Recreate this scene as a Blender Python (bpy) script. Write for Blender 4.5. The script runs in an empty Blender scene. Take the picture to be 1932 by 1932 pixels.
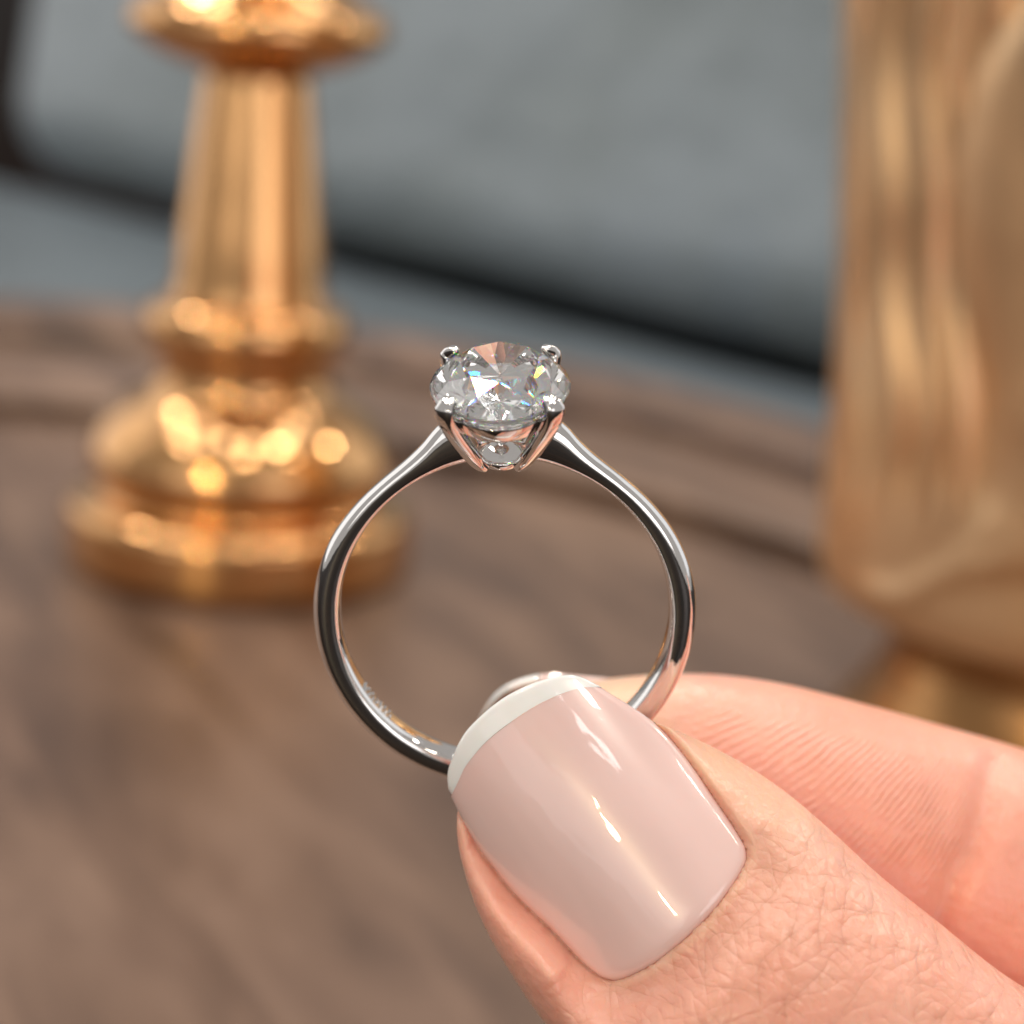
import bpy, bmesh, math, random
import numpy as np
from mathutils import Vector, Matrix

sc = bpy.context.scene
col = sc.collection
random.seed(4)

# ------------------------------------------------------------------ camera
F = 3874.0                                   # focal length in px of a 1932 px wide picture
TH, RO = math.radians(16), math.radians(4.5)  # looking down, rolled a little
H = 110.95                                    # mm above the table top
_r0 = Vector((1, 0, 0)); _u0 = Vector((0, math.sin(TH), math.cos(TH)))
FW = Vector((0, math.cos(TH), -math.sin(TH)))
RT = _r0 * math.cos(RO) + _u0 * math.sin(RO)
UP = _u0 * math.cos(RO) - _r0 * math.sin(RO)
CAM = Vector((0, 0, H))
MM = 0.001
cam_d = bpy.data.cameras.new('camera')
cam_d.sensor_width = 36.0
cam_d.lens = 36.0 * F / 1932.0
cam_d.clip_start = 0.005; cam_d.clip_end = 20
cam_d.dof.use_dof = True
cam_d.dof.focus_distance = 0.1035
cam_d.dof.aperture_fstop = cam_d.lens / 2.6
cam_o = bpy.data.objects.new('camera', cam_d); col.objects.link(cam_o)
cam_o.matrix_world = Matrix(((RT.x, UP.x, -FW.x, 0), (RT.y, UP.y, -FW.y, 0), (RT.z, UP.z, -FW.z, H * MM), (0, 0, 0, 1)))
sc.camera = cam_o

# ------------------------------------------------------------------ world, lamps, exposure
w = bpy.data.worlds.new('World'); sc.world = w; w.use_nodes = True
bg = w.node_tree.nodes['Background']
bg.inputs[0].default_value = (1.0, 0.95, 0.91, 1); bg.inputs[1].default_value = 0.32

def area(name, loc, target, sx, sy, power, colr, shape='RECTANGLE'):
    d = bpy.data.lights.new(name, 'AREA'); d.shape = shape
    d.size = sx
    if shape in ('RECTANGLE', 'ELLIPSE'): d.size_y = sy
    d.energy = power; d.color = colr
    o = bpy.data.objects.new(name, d); col.objects.link(o)
    o.location = loc
    o.rotation_euler = (Vector(target) - Vector(loc)).to_track_quat('-Z', 'Y').to_euler()
    return o
for ix_ in range(5):
    for iy_ in range(4):
        area('overhead_light', (-0.25 + (ix_ - 2) * 0.36 + 0.05 * (iy_ % 2), 0.70 + (iy_ - 1.5) * 0.38, 1.6), (0, 0.3, 0), 0.11, 0.11, 0.60, (1.0, 0.96, 0.91))  # soft top light; the split into small squares is added for stone sparkle
area('window_panel', (-0.05, -1.0, 1.6), (0, 0.2, 0.05), 0.22, 0.12, 0.6, (1.0, 0.97, 0.96))
area('camera_side_fill', (-1.6, -2.9, 1.0), (0, 0.2, 0.05), 2.6, 1.4, 7.5, (1.0, 0.97, 0.96))  # added fill behind the camera, brightens the gold and skin
area('camera_side_fill', (1.9, -2.6, 0.7), (0.1, 0.25, 0.06), 1.8, 1.3, 11, (1.0, 0.95, 0.95))  # added low fill behind the camera, for the rook and nail
area('side_fill', (-2.0, 1.3, 0.9), (0, 0.2, 0.05), 2.0, 2.2, 8.5, (1.0, 0.98, 0.97))  # added panel, gives the band its pale reflection on the left
area('side_fill', (2.0, 1.3, 0.9), (0, 0.2, 0.05), 1.6, 2.0, 4.5, (0.90, 0.95, 1.0))  # added panel, gives the band a grey reflection on the right
for k_, (lx, ly, pw_) in enumerate(((-1.18, -2.75, 9.0), (-1.42, -4.45, 14.0), (0.93, -0.18, 0.8), (1.06, -0.30, 0.5), (-0.9, 0.0, 1.2), (0.18, -0.60, 3.0), (1.3, 0.9, 3.0), (0.5, 0.2, 1.5), (0.1, 1.6, 3.0), (-0.9, 1.2, 3.0))):
    area('disk_lamp', (lx, ly, 1.6), (0, 0.2, 0.05), 0.12, 0.12, pw_, (1.0, 0.78, 0.42) if k_ < 2 else (1.0, 0.90, 0.76), 'DISK')  # some placed from nail and queen highlights, the others added for sparkle

vs = sc.view_settings
vs.view_transform = 'Standard'; vs.look = 'None'; vs.exposure = 0.35; vs.gamma = 1.0; vs.use_curve_mapping = False
cy = sc.cycles
cy.max_bounces = 20; cy.diffuse_bounces = 3; cy.glossy_bounces = 6; cy.transmission_bounces = 18; cy.transparent_max_bounces = 8
cy.sample_clamp_indirect = 8.0; cy.use_denoising = True; cy.caustics_reflective = False; cy.caustics_refractive = False
cy.use_adaptive_sampling = True; cy.adaptive_threshold = 0.015

# ------------------------------------------------------------------ helpers
def cw(x, y, d):
    """camera millimetres (right, up, distance) -> world millimetres"""
    return CAM + RT * x + UP * y + FW * d
def pix(px, py, d):
    """a pixel of the 1932 px picture at a given distance -> camera millimetres"""
    return ((px - 966) * d / F, -(py - 966) * d / F, d)
def gnd(px, py, z=0.0):
    v = RT * ((px - 966) / F) - UP * ((py - 966) / F) + FW
    return CAM + v * ((z - H) / v.z)
def mesh_obj(name, verts, faces, mat, parent=None, smooth=True, scale=MM):
    me = bpy.data.meshes.new(name)
    me.from_pydata([tuple(c * scale for c in v) for v in verts], [], faces)
    me.update()
    if smooth:
        me.polygons.foreach_set('use_smooth', [True] * len(me.polygons))
    if mat: me.materials.append(mat)
    o = bpy.data.objects.new(name, me); col.objects.link(o)
    if parent: o.parent = parent
    return o
def empty(name, loc, label, cat, group=None):
    o = bpy.data.objects.new(name, None); col.objects.link(o)
    o.location = loc; o.empty_display_size = 0.01
    o['label'] = label; o['category'] = cat
    if group: o['group'] = group
    return o
def fix_normals(o):
    bm = bmesh.new(); bm.from_mesh(o.data)
    bmesh.ops.recalc_face_normals(bm, faces=bm.faces); bm.to_mesh(o.data); bm.free()
def bevel(o, wd, seg=3, ang=35):
    m = o.modifiers.new('bevel', 'BEVEL'); m.width = wd * MM; m.segments = seg; m.limit_method = 'ANGLE'; m.angle_limit = math.radians(ang)
    m.harden_normals = False
def lathe(prof, n=96, closed_ends=True):
    """prof: list of (r, z)"""
    V, Fc = [], []
    for r, z in prof:
        for k in range(n):
            a = 2 * math.pi * k / n
            V.append((r * math.cos(a), r * math.sin(a), z))
    for i in range(len(prof) - 1):
        for k in range(n):
            k2 = (k + 1) % n
            Fc.append((i * n + k, i * n + k2, (i + 1) * n + k2, (i + 1) * n + k))
    if closed_ends:
        Fc.append(tuple(range(n - 1, -1, -1)))
        Fc.append(tuple((len(prof) - 1) * n + k for k in range(n)))
    return V, Fc
def smooth_prof(pts, sub=6):
    """Catmull-Rom through a profile"""
    out = []
    P = [pts[0]] + list(pts) + [pts[-1]]
    for i in range(1, len(P) - 2):
        p0, p1, p2, p3 = [np.array(P[j], float) for j in (i - 1, i, i + 1, i + 2)]
        for k in range(sub):
            t = k / sub
            out.append(tuple(0.5 * ((2 * p1) + (-p0 + p2) * t + (2 * p0 - 5 * p1 + 4 * p2 - p3) * t * t + (-p0 + 3 * p1 - 3 * p2 + p3) * t ** 3)))
    out.append(tuple(pts[-1]))
    return out

# ------------------------------------------------------------------ materials
def new_mat(name):
    m = bpy.data.materials.new(name); m.use_nodes = True
    nt = m.node_tree
    return m, nt, nt.nodes['Principled BSDF']
def N(nt, typ, **kw):
    n = nt.nodes.new(typ)
    for k, v in kw.items():
        if k.startswith('i_'):
            key = k[2:]
            n.inputs[int(key) if key.isdigit() else key.replace('_', ' ')].default_value = v
        else: setattr(n, k, v)
    return n
def ramp(nt, fac, stops):
    r = nt.nodes.new('ShaderNodeValToRGB')
    while len(r.color_ramp.elements) < len(stops): r.color_ramp.elements.new(0.5)
    for e, (p, c) in zip(r.color_ramp.elements, stops):
        e.position = p; e.color = c if len(c) == 4 else (*c, 1)
    nt.links.new(fac, r.inputs[0]); return r
def math_n(nt, op, a, b=None, c=None):
    n = nt.nodes.new('ShaderNodeMath'); n.operation = op
    for i, v in enumerate((a, b, c)):
        if v is None: continue
        if isinstance(v, (int, float)): n.inputs[i].default_value = v
        else: nt.links.new(v, n.inputs[i])
    return n.outputs[0]

def gold_mat(name, rough, bump_scale, stripe, c=(0.73, 0.405, 0.175)):
    m, nt, p = new_mat(name)
    p.inputs['Base Color'].default_value = (*c, 1)
    p.inputs['Metallic'].default_value = 1.0
    tc = N(nt, 'ShaderNodeTexCoord')
    mp = N(nt, 'ShaderNodeMapping'); nt.links.new(tc.outputs['Object'], mp.inputs[0])
    mp.inputs['Scale'].default_value = stripe
    nz = N(nt, 'ShaderNodeTexNoise', i_Scale=1.0, i_Detail=3.0); nt.links.new(mp.outputs[0], nz.inputs['Vector'])
    bp = N(nt, 'ShaderNodeBump', i_Strength=bump_scale, i_Distance=0.0025)
    nt.links.new(nz.outputs['Fac'], bp.inputs['Height']); nt.links.new(bp.outputs[0], p.inputs['Normal'])
    n2 = N(nt, 'ShaderNodeTexNoise', i_Scale=60.0, i_Detail=4.0); nt.links.new(tc.outputs['Object'], n2.inputs['Vector'])
    r = ramp(nt, n2.outputs['Fac'], [(0.3, (rough * .8,) * 3), (0.7, (rough * 1.3,) * 3)])
    nt.links.new(r.outputs[0], p.inputs['Roughness'])
    return m
M_gold = gold_mat('polished_gold', 0.12, 0.015, (60, 60, 60))
M_gold_shade = gold_mat('shaded_gold', 0.28, 0.02, (60, 60, 60), (0.42, 0.215, 0.085))  # darker copy of the gold, shade of the rook base put into colour
M_gold_rook = gold_mat('satin_gold', 0.40, 0.08, (170, 170, 6), (0.92, 0.63, 0.37))

m, nt, p = new_mat('white_gold'); M_plat = m
p.inputs['Base Color'].default_value = (0.84, 0.82, 0.80, 1); p.inputs['Metallic'].default_value = 1.0; p.inputs['Roughness'].default_value = 0.045
tc = N(nt, 'ShaderNodeTexCoord'); nz = N(nt, 'ShaderNodeTexNoise', i_Scale=900.0, i_Detail=3.0); nt.links.new(tc.outputs['Object'], nz.inputs['Vector'])
bp = N(nt, 'ShaderNodeBump', i_Strength=0.05, i_Distance=0.0002); nt.links.new(nz.outputs['Fac'], bp.inputs['Height']); nt.links.new(bp.outputs[0], p.inputs['Normal'])

def glass_mat(name, parts):
    m = bpy.data.materials.new(name); m.use_nodes = True; nt = m.node_tree
    nt.nodes.clear(); out = nt.nodes.new('ShaderNodeOutputMaterial'); prev = None
    for c, ior in parts:
        g = N(nt, 'ShaderNodeBsdfGlass', i_Color=c, i_Roughness=0.0, i_IOR=ior)
        if prev is None: prev = g
        else:
            ad = nt.nodes.new('ShaderNodeAddShader'); nt.links.new(prev.outputs[0], ad.inputs[0]); nt.links.new(g.outputs[0], ad.inputs[1]); prev = ad
    nt.links.new(prev.outputs[0], out.inputs[0]); return m
M_dia = glass_mat('diamond', [((0.99, 0.99, 0.985, 1), 2.418)])
M_fire = glass_mat('diamond_fire', [((1, 0, 0, 1), 2.385), ((0, 1, 0, 1), 2.42), ((0, 0, 1, 1), 2.465)])   # dispersion

# wood
m, nt, p = new_mat('brown_wood'); M_wood = m
tc = N(nt, 'ShaderNodeTexCoord'); mp = N(nt, 'ShaderNodeMapping'); nt.links.new(tc.outputs['Object'], mp.inputs[0])
mp.inputs['Rotation'].default_value = (0, 0, math.radians(64))
mp2 = N(nt, 'ShaderNodeMapping'); nt.links.new(mp.outputs[0], mp2.inputs[0]); mp2.inputs['Scale'].default_value = (16, 75, 16)
nz = N(nt, 'ShaderNodeTexNoise', i_Scale=1.0, i_Detail=7.0, i_Roughness=0.6, i_Distortion=0.6); nt.links.new(mp2.outputs[0], nz.inputs['Vector'])
n3 = N(nt, 'ShaderNodeTexNoise', i_Scale=14.0, i_Detail=3.0); nt.links.new(tc.outputs['Object'], n3.inputs['Vector'])
r1 = ramp(nt, nz.outputs['Fac'], [(0.32, (0.076, 0.041, 0.026)), (0.5, (0.158, 0.093, 0.061)), (0.68, (0.232, 0.146, 0.100))])
r3 = ramp(nt, n3.outputs['Fac'], [(0.3, (0.86, 0.82, 0.84)), (0.7, (1.1, 1.08, 1.05))])
mx = N(nt, 'ShaderNodeMixRGB', blend_type='MULTIPLY', i_0=1.0); nt.links.new(r1.outputs[0], mx.inputs[1]); nt.links.new(r3.outputs[0], mx.inputs[2])
nt.links.new(mx.outputs[0], p.inputs['Base Color'])
p.inputs['Roughness'].default_value = 0.38
rr = ramp(nt, nz.outputs['Fac'], [(0.3, (0.36,) * 3), (0.7, (0.50,) * 3)]); nt.links.new(rr.outputs[0], p.inputs['Roughness'])
bp = N(nt, 'ShaderNodeBump', i_Strength=0.25, i_Distance=0.0006); nt.links.new(nz.outputs['Fac'], bp.inputs['Height']); nt.links.new(bp.outputs[0], p.inputs['Normal'])

# leather
def leather(name, lo, hi):
    m, nt, p = new_mat(name)
    tc = N(nt, 'ShaderNodeTexCoord')
    nz = N(nt, 'ShaderNodeTexNoise', i_Scale=9.0, i_Detail=4.0); nt.links.new(tc.outputs['Object'], nz.inputs['Vector'])
    r1 = ramp(nt, nz.outputs['Fac'], [(0.3, lo), (0.7, hi)]); nt.links.new(r1.outputs[0], p.inputs['Base Color'])
    p.inputs['Roughness'].default_value = 0.36
    vo = N(nt, 'ShaderNodeTexVoronoi', i_Scale=420.0); nt.links.new(tc.outputs['Object'], vo.inputs['Vector'])
    nw = N(nt, 'ShaderNodeTexNoise', i_Scale=12.0, i_Detail=3.0); nt.links.new(tc.outputs['Object'], nw.inputs['Vector'])
    b1 = N(nt, 'ShaderNodeBump', i_Strength=0.5, i_Distance=0.02); nt.links.new(nw.outputs['Fac'], b1.inputs['Height'])
    b2 = N(nt, 'ShaderNodeBump', i_Strength=0.25, i_Distance=0.001); nt.links.new(vo.outputs['Distance'], b2.inputs['Height']); nt.links.new(b1.outputs[0], b2.inputs['Normal'])
    nt.links.new(b2.outputs[0], p.inputs['Normal'])
    return m
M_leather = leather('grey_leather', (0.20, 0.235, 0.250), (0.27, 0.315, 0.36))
M_seat = leather('shaded_leather', (0.115, 0.140, 0.160), (0.155, 0.185, 0.210))  # chair leather with shade put into its colour, to dull the up-facing seat

m, nt, p = new_mat('dark_boards'); M_floor = m
tc = N(nt, 'ShaderNodeTexCoord'); mp = N(nt, 'ShaderNodeMapping'); mp.inputs['Scale'].default_value = (2.0, 14.0, 2.0); nt.links.new(tc.outputs['Object'], mp.inputs[0])
nz = N(nt, 'ShaderNodeTexNoise', i_Scale=1.0, i_Detail=5.0); nt.links.new(mp.outputs[0], nz.inputs['Vector'])
r1 = ramp(nt, nz.outputs['Fac'], [(0.42, (0.0015, 0.001, 0.0008)), (0.62, (0.020, 0.009, 0.005))]); nt.links.new(r1.outputs[0], p.inputs['Base Color']); p.inputs['Roughness'].default_value = 0.5; p.inputs['Specular IOR Level'].default_value = 0.15

# skin
m, nt, p = new_mat('skin'); M_skin = m
tc = N(nt, 'ShaderNodeTexCoord'); OB = tc.outputs['Object']
def attr(nt, nm):
    a = nt.nodes.new('ShaderNodeAttribute'); a.attribute_name = nm; return a.outputs['Fac']
pale = attr(nt, 'pale'); kn = attr(nt, 'knuckle'); fpm = attr(nt, 'print_mask'); fpu = attr(nt, 'print_u'); rose = attr(nt, 'rose')
nz = N(nt, 'ShaderNodeTexNoise', i_Scale=260.0, i_Detail=4.0, i_Roughness=0.6); nt.links.new(OB, nz.inputs['Vector'])
n2 = N(nt, 'ShaderNodeTexNoise', i_Scale=1500.0, i_Detail=3.0); nt.links.new(OB, n2.inputs['Vector'])
r1 = ramp(nt, nz.outputs['Fac'], [(0.3, (0.78, 0.40, 0.285)), (0.7, (0.87, 0.53, 0.42))])
mr = N(nt, 'ShaderNodeMixRGB', blend_type='MIX'); nt.links.new(rose, mr.inputs[0]); nt.links.new(r1.outputs[0], mr.inputs[1]); mr.inputs[2].default_value = (0.91, 0.42, 0.325, 1)
bl = N(nt, 'ShaderNodeTexNoise', i_Scale=110.0, i_Detail=3.0, i_Roughness=0.55); nt.links.new(OB, bl.inputs['Vector'])
blr = ramp(nt, bl.outputs['Fac'], [(0.40, (0.0,) * 3), (0.68, (0.55,) * 3)])
mb = N(nt, 'ShaderNodeMixRGB', blend_type='MIX'); nt.links.new(blr.outputs[0], mb.inputs[0]); nt.links.new(mr.outputs[0], mb.inputs[1]); mb.inputs[2].default_value = (0.80, 0.34, 0.25, 1); mr = mb
# micro relief: families of broken lines crossing at changing angles, in thumb axes
_ax = (RT * 0.634 - UP * 0.774).normalized(); _pp = (RT * 0.774 + UP * 0.634).normalized(); _nn = _ax.cross(_pp)
mpr = N(nt, 'ShaderNodeMapping'); mpr.inputs['Rotation'].default_value = Matrix((_ax, _pp, _nn)).to_euler(); nt.links.new(OB, mpr.inputs[0])
wn = N(nt, 'ShaderNodeTexNoise', i_Scale=230.0, i_Detail=3.0, i_Roughness=0.6); nt.links.new(OB, wn.inputs['Vector'])
wv = N(nt, 'ShaderNodeVectorMath', operation='MULTIPLY_ADD'); nt.links.new(wn.outputs['Color'], wv.inputs[0]); wv.inputs[1].default_value = (0.0013,) * 3
nt.links.new(mpr.outputs[0], wv.inputs[2])
sx_ = nt.nodes.new('ShaderNodeSeparateXYZ'); nt.links.new(wv.outputs[0], sx_.inputs[0])
def lines(ang, freq, seed, sharp):
    c_, s_ = math.cos(math.radians(ang)) * freq, math.sin(math.radians(ang)) * freq
    u_ = math_n(nt, 'ADD', math_n(nt, 'MULTIPLY', sx_.outputs[0], c_), math_n(nt, 'MULTIPLY', sx_.outputs[1], s_))
    jn = N(nt, 'ShaderNodeTexNoise', i_Scale=freq * 0.45, i_Detail=1.0); 
    mo = N(nt, 'ShaderNodeMapping'); mo.inputs['Location'].default_value = (seed, seed * 1.7, 0); nt.links.new(OB, mo.inputs[0]); nt.links.new(mo.outputs[0], jn.inputs['Vector'])
    u_ = math_n(nt, 'ADD', u_, math_n(nt, 'MULTIPLY', jn.outputs['Fac'], 0.9))
    ab = math_n(nt, 'ABSOLUTE', math_n(nt, 'SINE', math_n(nt, 'MULTIPLY', u_, math.pi)))
    val = math_n(nt, 'SUBTRACT', 1.0, math_n(nt, 'POWER', ab, sharp))            # 1 in the line, 0 between
    br = ramp(nt, jn.outputs['Fac'], [(0.38, (0.0,) * 3), (0.62, (1.0,) * 3)])
    return math_n(nt, 'MULTIPLY', val, br.outputs[0])
lA, lB, lC = lines(40, 780.0, 1.3, 0.40), lines(-48, 700.0, 4.1, 0.40), lines(4, 520.0, 7.7, 0.32)
fA, fB, fC = lines(62, 1500.0, 2.2, 0.6), lines(-20, 1400.0, 5.9, 0.6), lines(-75, 1700.0, 9.4, 0.6)
pn = N(nt, 'ShaderNodeTexNoise', i_Scale=330.0, i_Detail=2.0); nt.links.new(OB, pn.inputs['Vector'])
patch_ = ramp(nt, pn.outputs['Fac'], [(0.35, (0.25,) * 3), (0.65, (1.0,) * 3)]).outputs[0]
deep = math_n(nt, 'ADD', math_n(nt, 'ADD', lA, lB), math_n(nt, 'MULTIPLY', lC, 1.3))
thin = math_n(nt, 'ADD', math_n(nt, 'ADD', fA, fB), fC)
hs = math_n(nt, 'MULTIPLY', math_n(nt, 'ADD', math_n(nt, 'MULTIPLY', deep, -0.12), math_n(nt, 'MULTIPLY', thin, -0.09)), kn)
ns = N(nt, 'ShaderNodeTexNoise', i_Scale=260.0, i_Detail=2.0); nt.links.new(OB, ns.inputs['Vector'])
ph = math_n(nt, 'ADD', fpu, math_n(nt, 'MULTIPLY', ns.outputs['Fac'], 1.6))
si = math_n(nt, 'SINE', math_n(nt, 'MULTIPLY', ph, 2 * math.pi))
fp = math_n(nt, 'MULTIPLY', math_n(nt, 'MULTIPLY', math_n(nt, 'MULTIPLY', si, fpm), patch_), math_n(nt, 'MULTIPLY', ramp(nt, n2.outputs['Fac'], [(0.35, (0.2,) * 3), (0.6, (1.0,) * 3)]).outputs[0], 0.12))
fine = math_n(nt, 'MULTIPLY', n2.outputs['Fac'], 0.22)
ht = math_n(nt, 'ADD', math_n(nt, 'ADD', hs, fp), fine)
bp = N(nt, 'ShaderNodeBump', i_Strength=1.0, i_Distance=0.00042); nt.links.new(ht, bp.inputs['Height']); nt.links.new(bp.outputs[0], p.inputs['Normal'])
# creases hold a little more red
cr = math_n(nt, 'MULTIPLY', deep, math_n(nt, 'MULTIPLY', kn, 0.30))
cr2 = N(nt, 'ShaderNodeClamp'); nt.links.new(cr, cr2.inputs[0])
mc = N(nt, 'ShaderNodeMixRGB', blend_type='MIX'); mpa = N(nt, 'ShaderNodeMixRGB', blend_type='MIX'); nt.links.new(pale, mpa.inputs[0]); nt.links.new(mr.outputs[0], mpa.inputs[1]); mpa.inputs[2].default_value = (0.90, 0.64, 0.43, 1)
nt.links.new(cr2.outputs[0], mc.inputs[0]); nt.links.new(mpa.outputs[0], mc.inputs[1]); mc.inputs[2].default_value = (0.55, 0.25, 0.16, 1)
nt.links.new(mc.outputs[0], p.inputs['Base Color'])
p.inputs['Roughness'].default_value = 0.28
p.inputs['Subsurface Weight'].default_value = 0.55
p.inputs['Subsurface Radius'].default_value = (1.0, 0.32, 0.18)
p.inputs['Subsurface Scale'].default_value = 0.0016
p.inputs['Specular IOR Level'].default_value = 0.45

def nail_mat(name, c, sss):
    m, nt, p = new_mat(name)
    tc = N(nt, 'ShaderNodeTexCoord')
    _a = (RT * 0.634 - UP * 0.774).normalized(); _p = (RT * 0.774 + UP * 0.634).normalized()
    m1 = N(nt, 'ShaderNodeMapping'); m1.inputs['Rotation'].default_value = Matrix((_a, _p, _a.cross(_p))).to_euler(); nt.links.new(tc.outputs['Object'], m1.inputs[0])
    m2 = N(nt, 'ShaderNodeMapping'); m2.inputs['Scale'].default_value = (0.45, 1.7, 1.0); nt.links.new(m1.outputs[0], m2.inputs[0])
    nz = N(nt, 'ShaderNodeTexNoise', i_Scale=230.0, i_Detail=3.0); nt.links.new(m2.outputs[0], nz.inputs['Vector'])
    r = ramp(nt, nz.outputs['Fac'], [(0.3, tuple(x * .96 for x in c)), (0.7, tuple(min(1, x * 1.04) for x in c))]); nt.links.new(r.outputs[0], p.inputs['Base Color'])
    p.inputs['Roughness'].default_value = 0.25; p.inputs['Coat Weight'].default_value = 1.0; p.inputs['Coat Roughness'].default_value = 0.02
    p.inputs['Subsurface Weight'].default_value = sss; p.inputs['Subsurface Radius'].default_value = (1, .6, .5); p.inputs['Subsurface Scale'].default_value = 0.0007
    bp = N(nt, 'ShaderNodeBump', i_Strength=0.10, i_Distance=0.0012); nt.links.new(nz.outputs['Fac'], bp.inputs['Height']); nt.links.new(bp.outputs[0], p.inputs['Coat Normal'])
    return m
M_nail = nail_mat('pink_gel_polish', (0.86, 0.615, 0.585), 0.35)
M_tip = nail_mat('white_gel_polish', (0.94, 0.94, 0.94), 0.25)
M_under_shade = nail_mat('shaded_nail_underside', (0.34, 0.19, 0.13), 0.1)  # brown that carries the shade under the nail in its colour

# ------------------------------------------------------------------ setting: floor, table, armchair
FLOOR = -470.0
fl = mesh_obj('floor', [(-4000, -4000, FLOOR), (4000, -4000, FLOOR), (4000, 4000, FLOOR), (-4000, 4000, FLOOR)], [(0, 1, 2, 3)], M_floor, smooth=False)
fl['kind'] = 'structure'

tab = empty('side_table', (-0.095, 0.26, FLOOR * MM), 'round brown wooden side table with a raised moulded rim under the gold chess pieces', 'table')
TC = Vector((-95.0, 260.0, -FLOOR)); Cx, Cy = -95.0, 260.0
def circ_hit(a, cx, cyy, R):
    dx, dy = math.cos(a), math.sin(a); ox, oy = Cx - cx, Cy - cyy
    b = ox * dx + oy * dy; c = ox * ox + oy * oy - R * R
    return -b + math.sqrt(b * b - c)
n = 180
rings = []
for k in range(n):
    a = 2 * math.pi * k / n
    ri = circ_hit(a, -93.7, 228.4, 199.7)
    ro = circ_hit(a, -99.4, 328.3, 220.7)
    if math.sin(a) < 0: ri = 1 / math.hypot(math.cos(a) / 197.2, math.sin(a) / 132.0)
    wt = min(1, max(0, (math.sin(a) + 0.25) / 0.5)); wt = wt * wt * (3 - 2 * wt)
    rings.append((a, ri, wt * max(ro, ri + 55) + (1 - wt) * (ri + 40)))
def ring_strip(prof, name, mat, parent):
    """prof: (t across the rim 0 inner .. 1 outer, offset mm, z)"""
    V, Fc = [], []
    for t, off, z in prof:
        for a, ri, ro in rings:
            r = ri + (ro - ri) * t + off
            V.append((r * math.cos(a), r * math.sin(a), z - FLOOR))
    for i in range(len(prof) - 1):
        for k in range(n):
            k2 = (k + 1) % n
            Fc.append((i * n + k, i * n + k2, (i + 1) * n + k2, (i + 1) * n + k))
    return mesh_obj(name, V, Fc, mat, parent)
V = [(0, 0, -FLOOR)]; Fc = []
for j, fr in enumerate((0.25, 0.5, 0.75, 1.0)):
    for a, ri, ro in rings: V.append(((ri - 0.5) * fr * math.cos(a), (ri - 0.5) * fr * math.sin(a), -FLOOR))
for k in range(n): Fc.append((0, 1 + k, 1 + (k + 1) % n))
for j in range(3):
    for k in range(n):
        k2 = (k + 1) % n; Fc.append((1 + j * n + k, 1 + (j + 1) * n + k, 1 + (j + 1) * n + k2, 1 + j * n + k2))
mesh_obj('tabletop', V, Fc, M_wood, tab)
rim = ring_strip([(0, -2, -3), (0, 0, -2.2), (0, 5.0, -2.8), (0, 7.5, -2.2), (0, 8.0, -0.5), (0, 5.2, 2.6), (0, 5.4, 3.6), (0, 8, 4.4), (0, 14, 4.6), (0.3, 4, 3.6), (0.56, 0, 2.0), (0.58, 0, 1.4), (0.585, 0, -2.4), (0.65, 0, -2.8), (0.665, 0, -1.4), (0.645, 0, 3.2), (0.66, 0, 4.6), (0.72, 0, 5.8), (0.80, 0, 6.2), (0.90, 0, 5.8), (0.97, 0, 3.0), (1, 0, -4), (1, 0, -14), (0.96, 0, -20), (0.8, 0, -22), (0, 0, -22), (0, -60, -22)], 'rim', M_wood, tab)
fix_normals(rim)
V, Fc = lathe(smooth_prof([(150, 0), (150, 14), (120, 26), (45, 40), (32, 80), (28, 200), (38, 330), (30, 380), (60, 430), (110, 447.5)], 6), 48)
mesh_obj('pedestal', V, Fc, M_wood, tab)

# armchair: seat top below the table level, back cushion behind the dark crease
SZ = -45.0
pA = gnd(631, 489, SZ); pB = gnd(1530, 714, SZ)
dirx = (pB - pA).normalized(); dirx.z = 0; dirx.normalize()
diry = Vector((-dirx.y, dirx.x, 0))
if diry.y < 0: diry = -diry
pL = gnd(60, 322, SZ)
x0 = (pL - pA).dot(dirx)                       # left end of the back cushion along the crease
chair = empty('armchair', ((pA.x) * MM, (pA.y) * MM, FLOOR * MM), 'grey leather armchair with a thick back cushion behind the table', 'armchair')
chair.rotation_euler.z = math.atan2(dirx.y, dirx.x)
def rbox(name, x0, x1, y0, y1, z0, z1, rad, mat, parent, puff=0.0, seg=6, nx=24):
    bm = bmesh.new(); bmesh.ops.create_cube(bm, size=1)
    for v in bm.verts:
        v.co = Vector(((x0 + x1) / 2 + v.co.x * (x1 - x0), (y0 + y1) / 2 + v.co.y * (y1 - y0), (z0 + z1) / 2 + v.co.z * (z1 - z0)))
    bmesh.ops.bevel(bm, geom=bm.edges[:] , offset=rad, segments=seg, affect='EDGES', profile=0.5)
    for v in bm.verts: v.co *= MM
    me = bpy.data.meshes.new(name); bm.to_mesh(me); bm.free()
    me.polygons.foreach_set('use_smooth', [True] * len(me.polygons)); me.materials.append(mat)
    o = bpy.data.objects.new(name, me); col.objects.link(o); o.parent = parent
    return o
zs = SZ - FLOOR
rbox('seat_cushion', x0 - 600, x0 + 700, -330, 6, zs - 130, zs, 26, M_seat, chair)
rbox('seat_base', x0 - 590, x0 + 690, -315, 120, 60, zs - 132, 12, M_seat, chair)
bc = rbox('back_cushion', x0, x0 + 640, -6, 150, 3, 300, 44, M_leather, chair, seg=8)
bc.location.z = zs * MM; bc.rotation_euler.x = math.radians(-9)
rbox('back_frame', x0 - 700, x0 + 700, 205, 280, 60, zs + 240, 30, M_floor, chair)  # near-black colour stands in for shade in the gap beside the cushion
for lx in (x0 - 570, x0 + 640):
    for ly in (-300, 190):
        rbox('leg', lx, lx + 40, ly, ly + 30, 0, 62, 4, M_wood, chair, seg=2)

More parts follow.
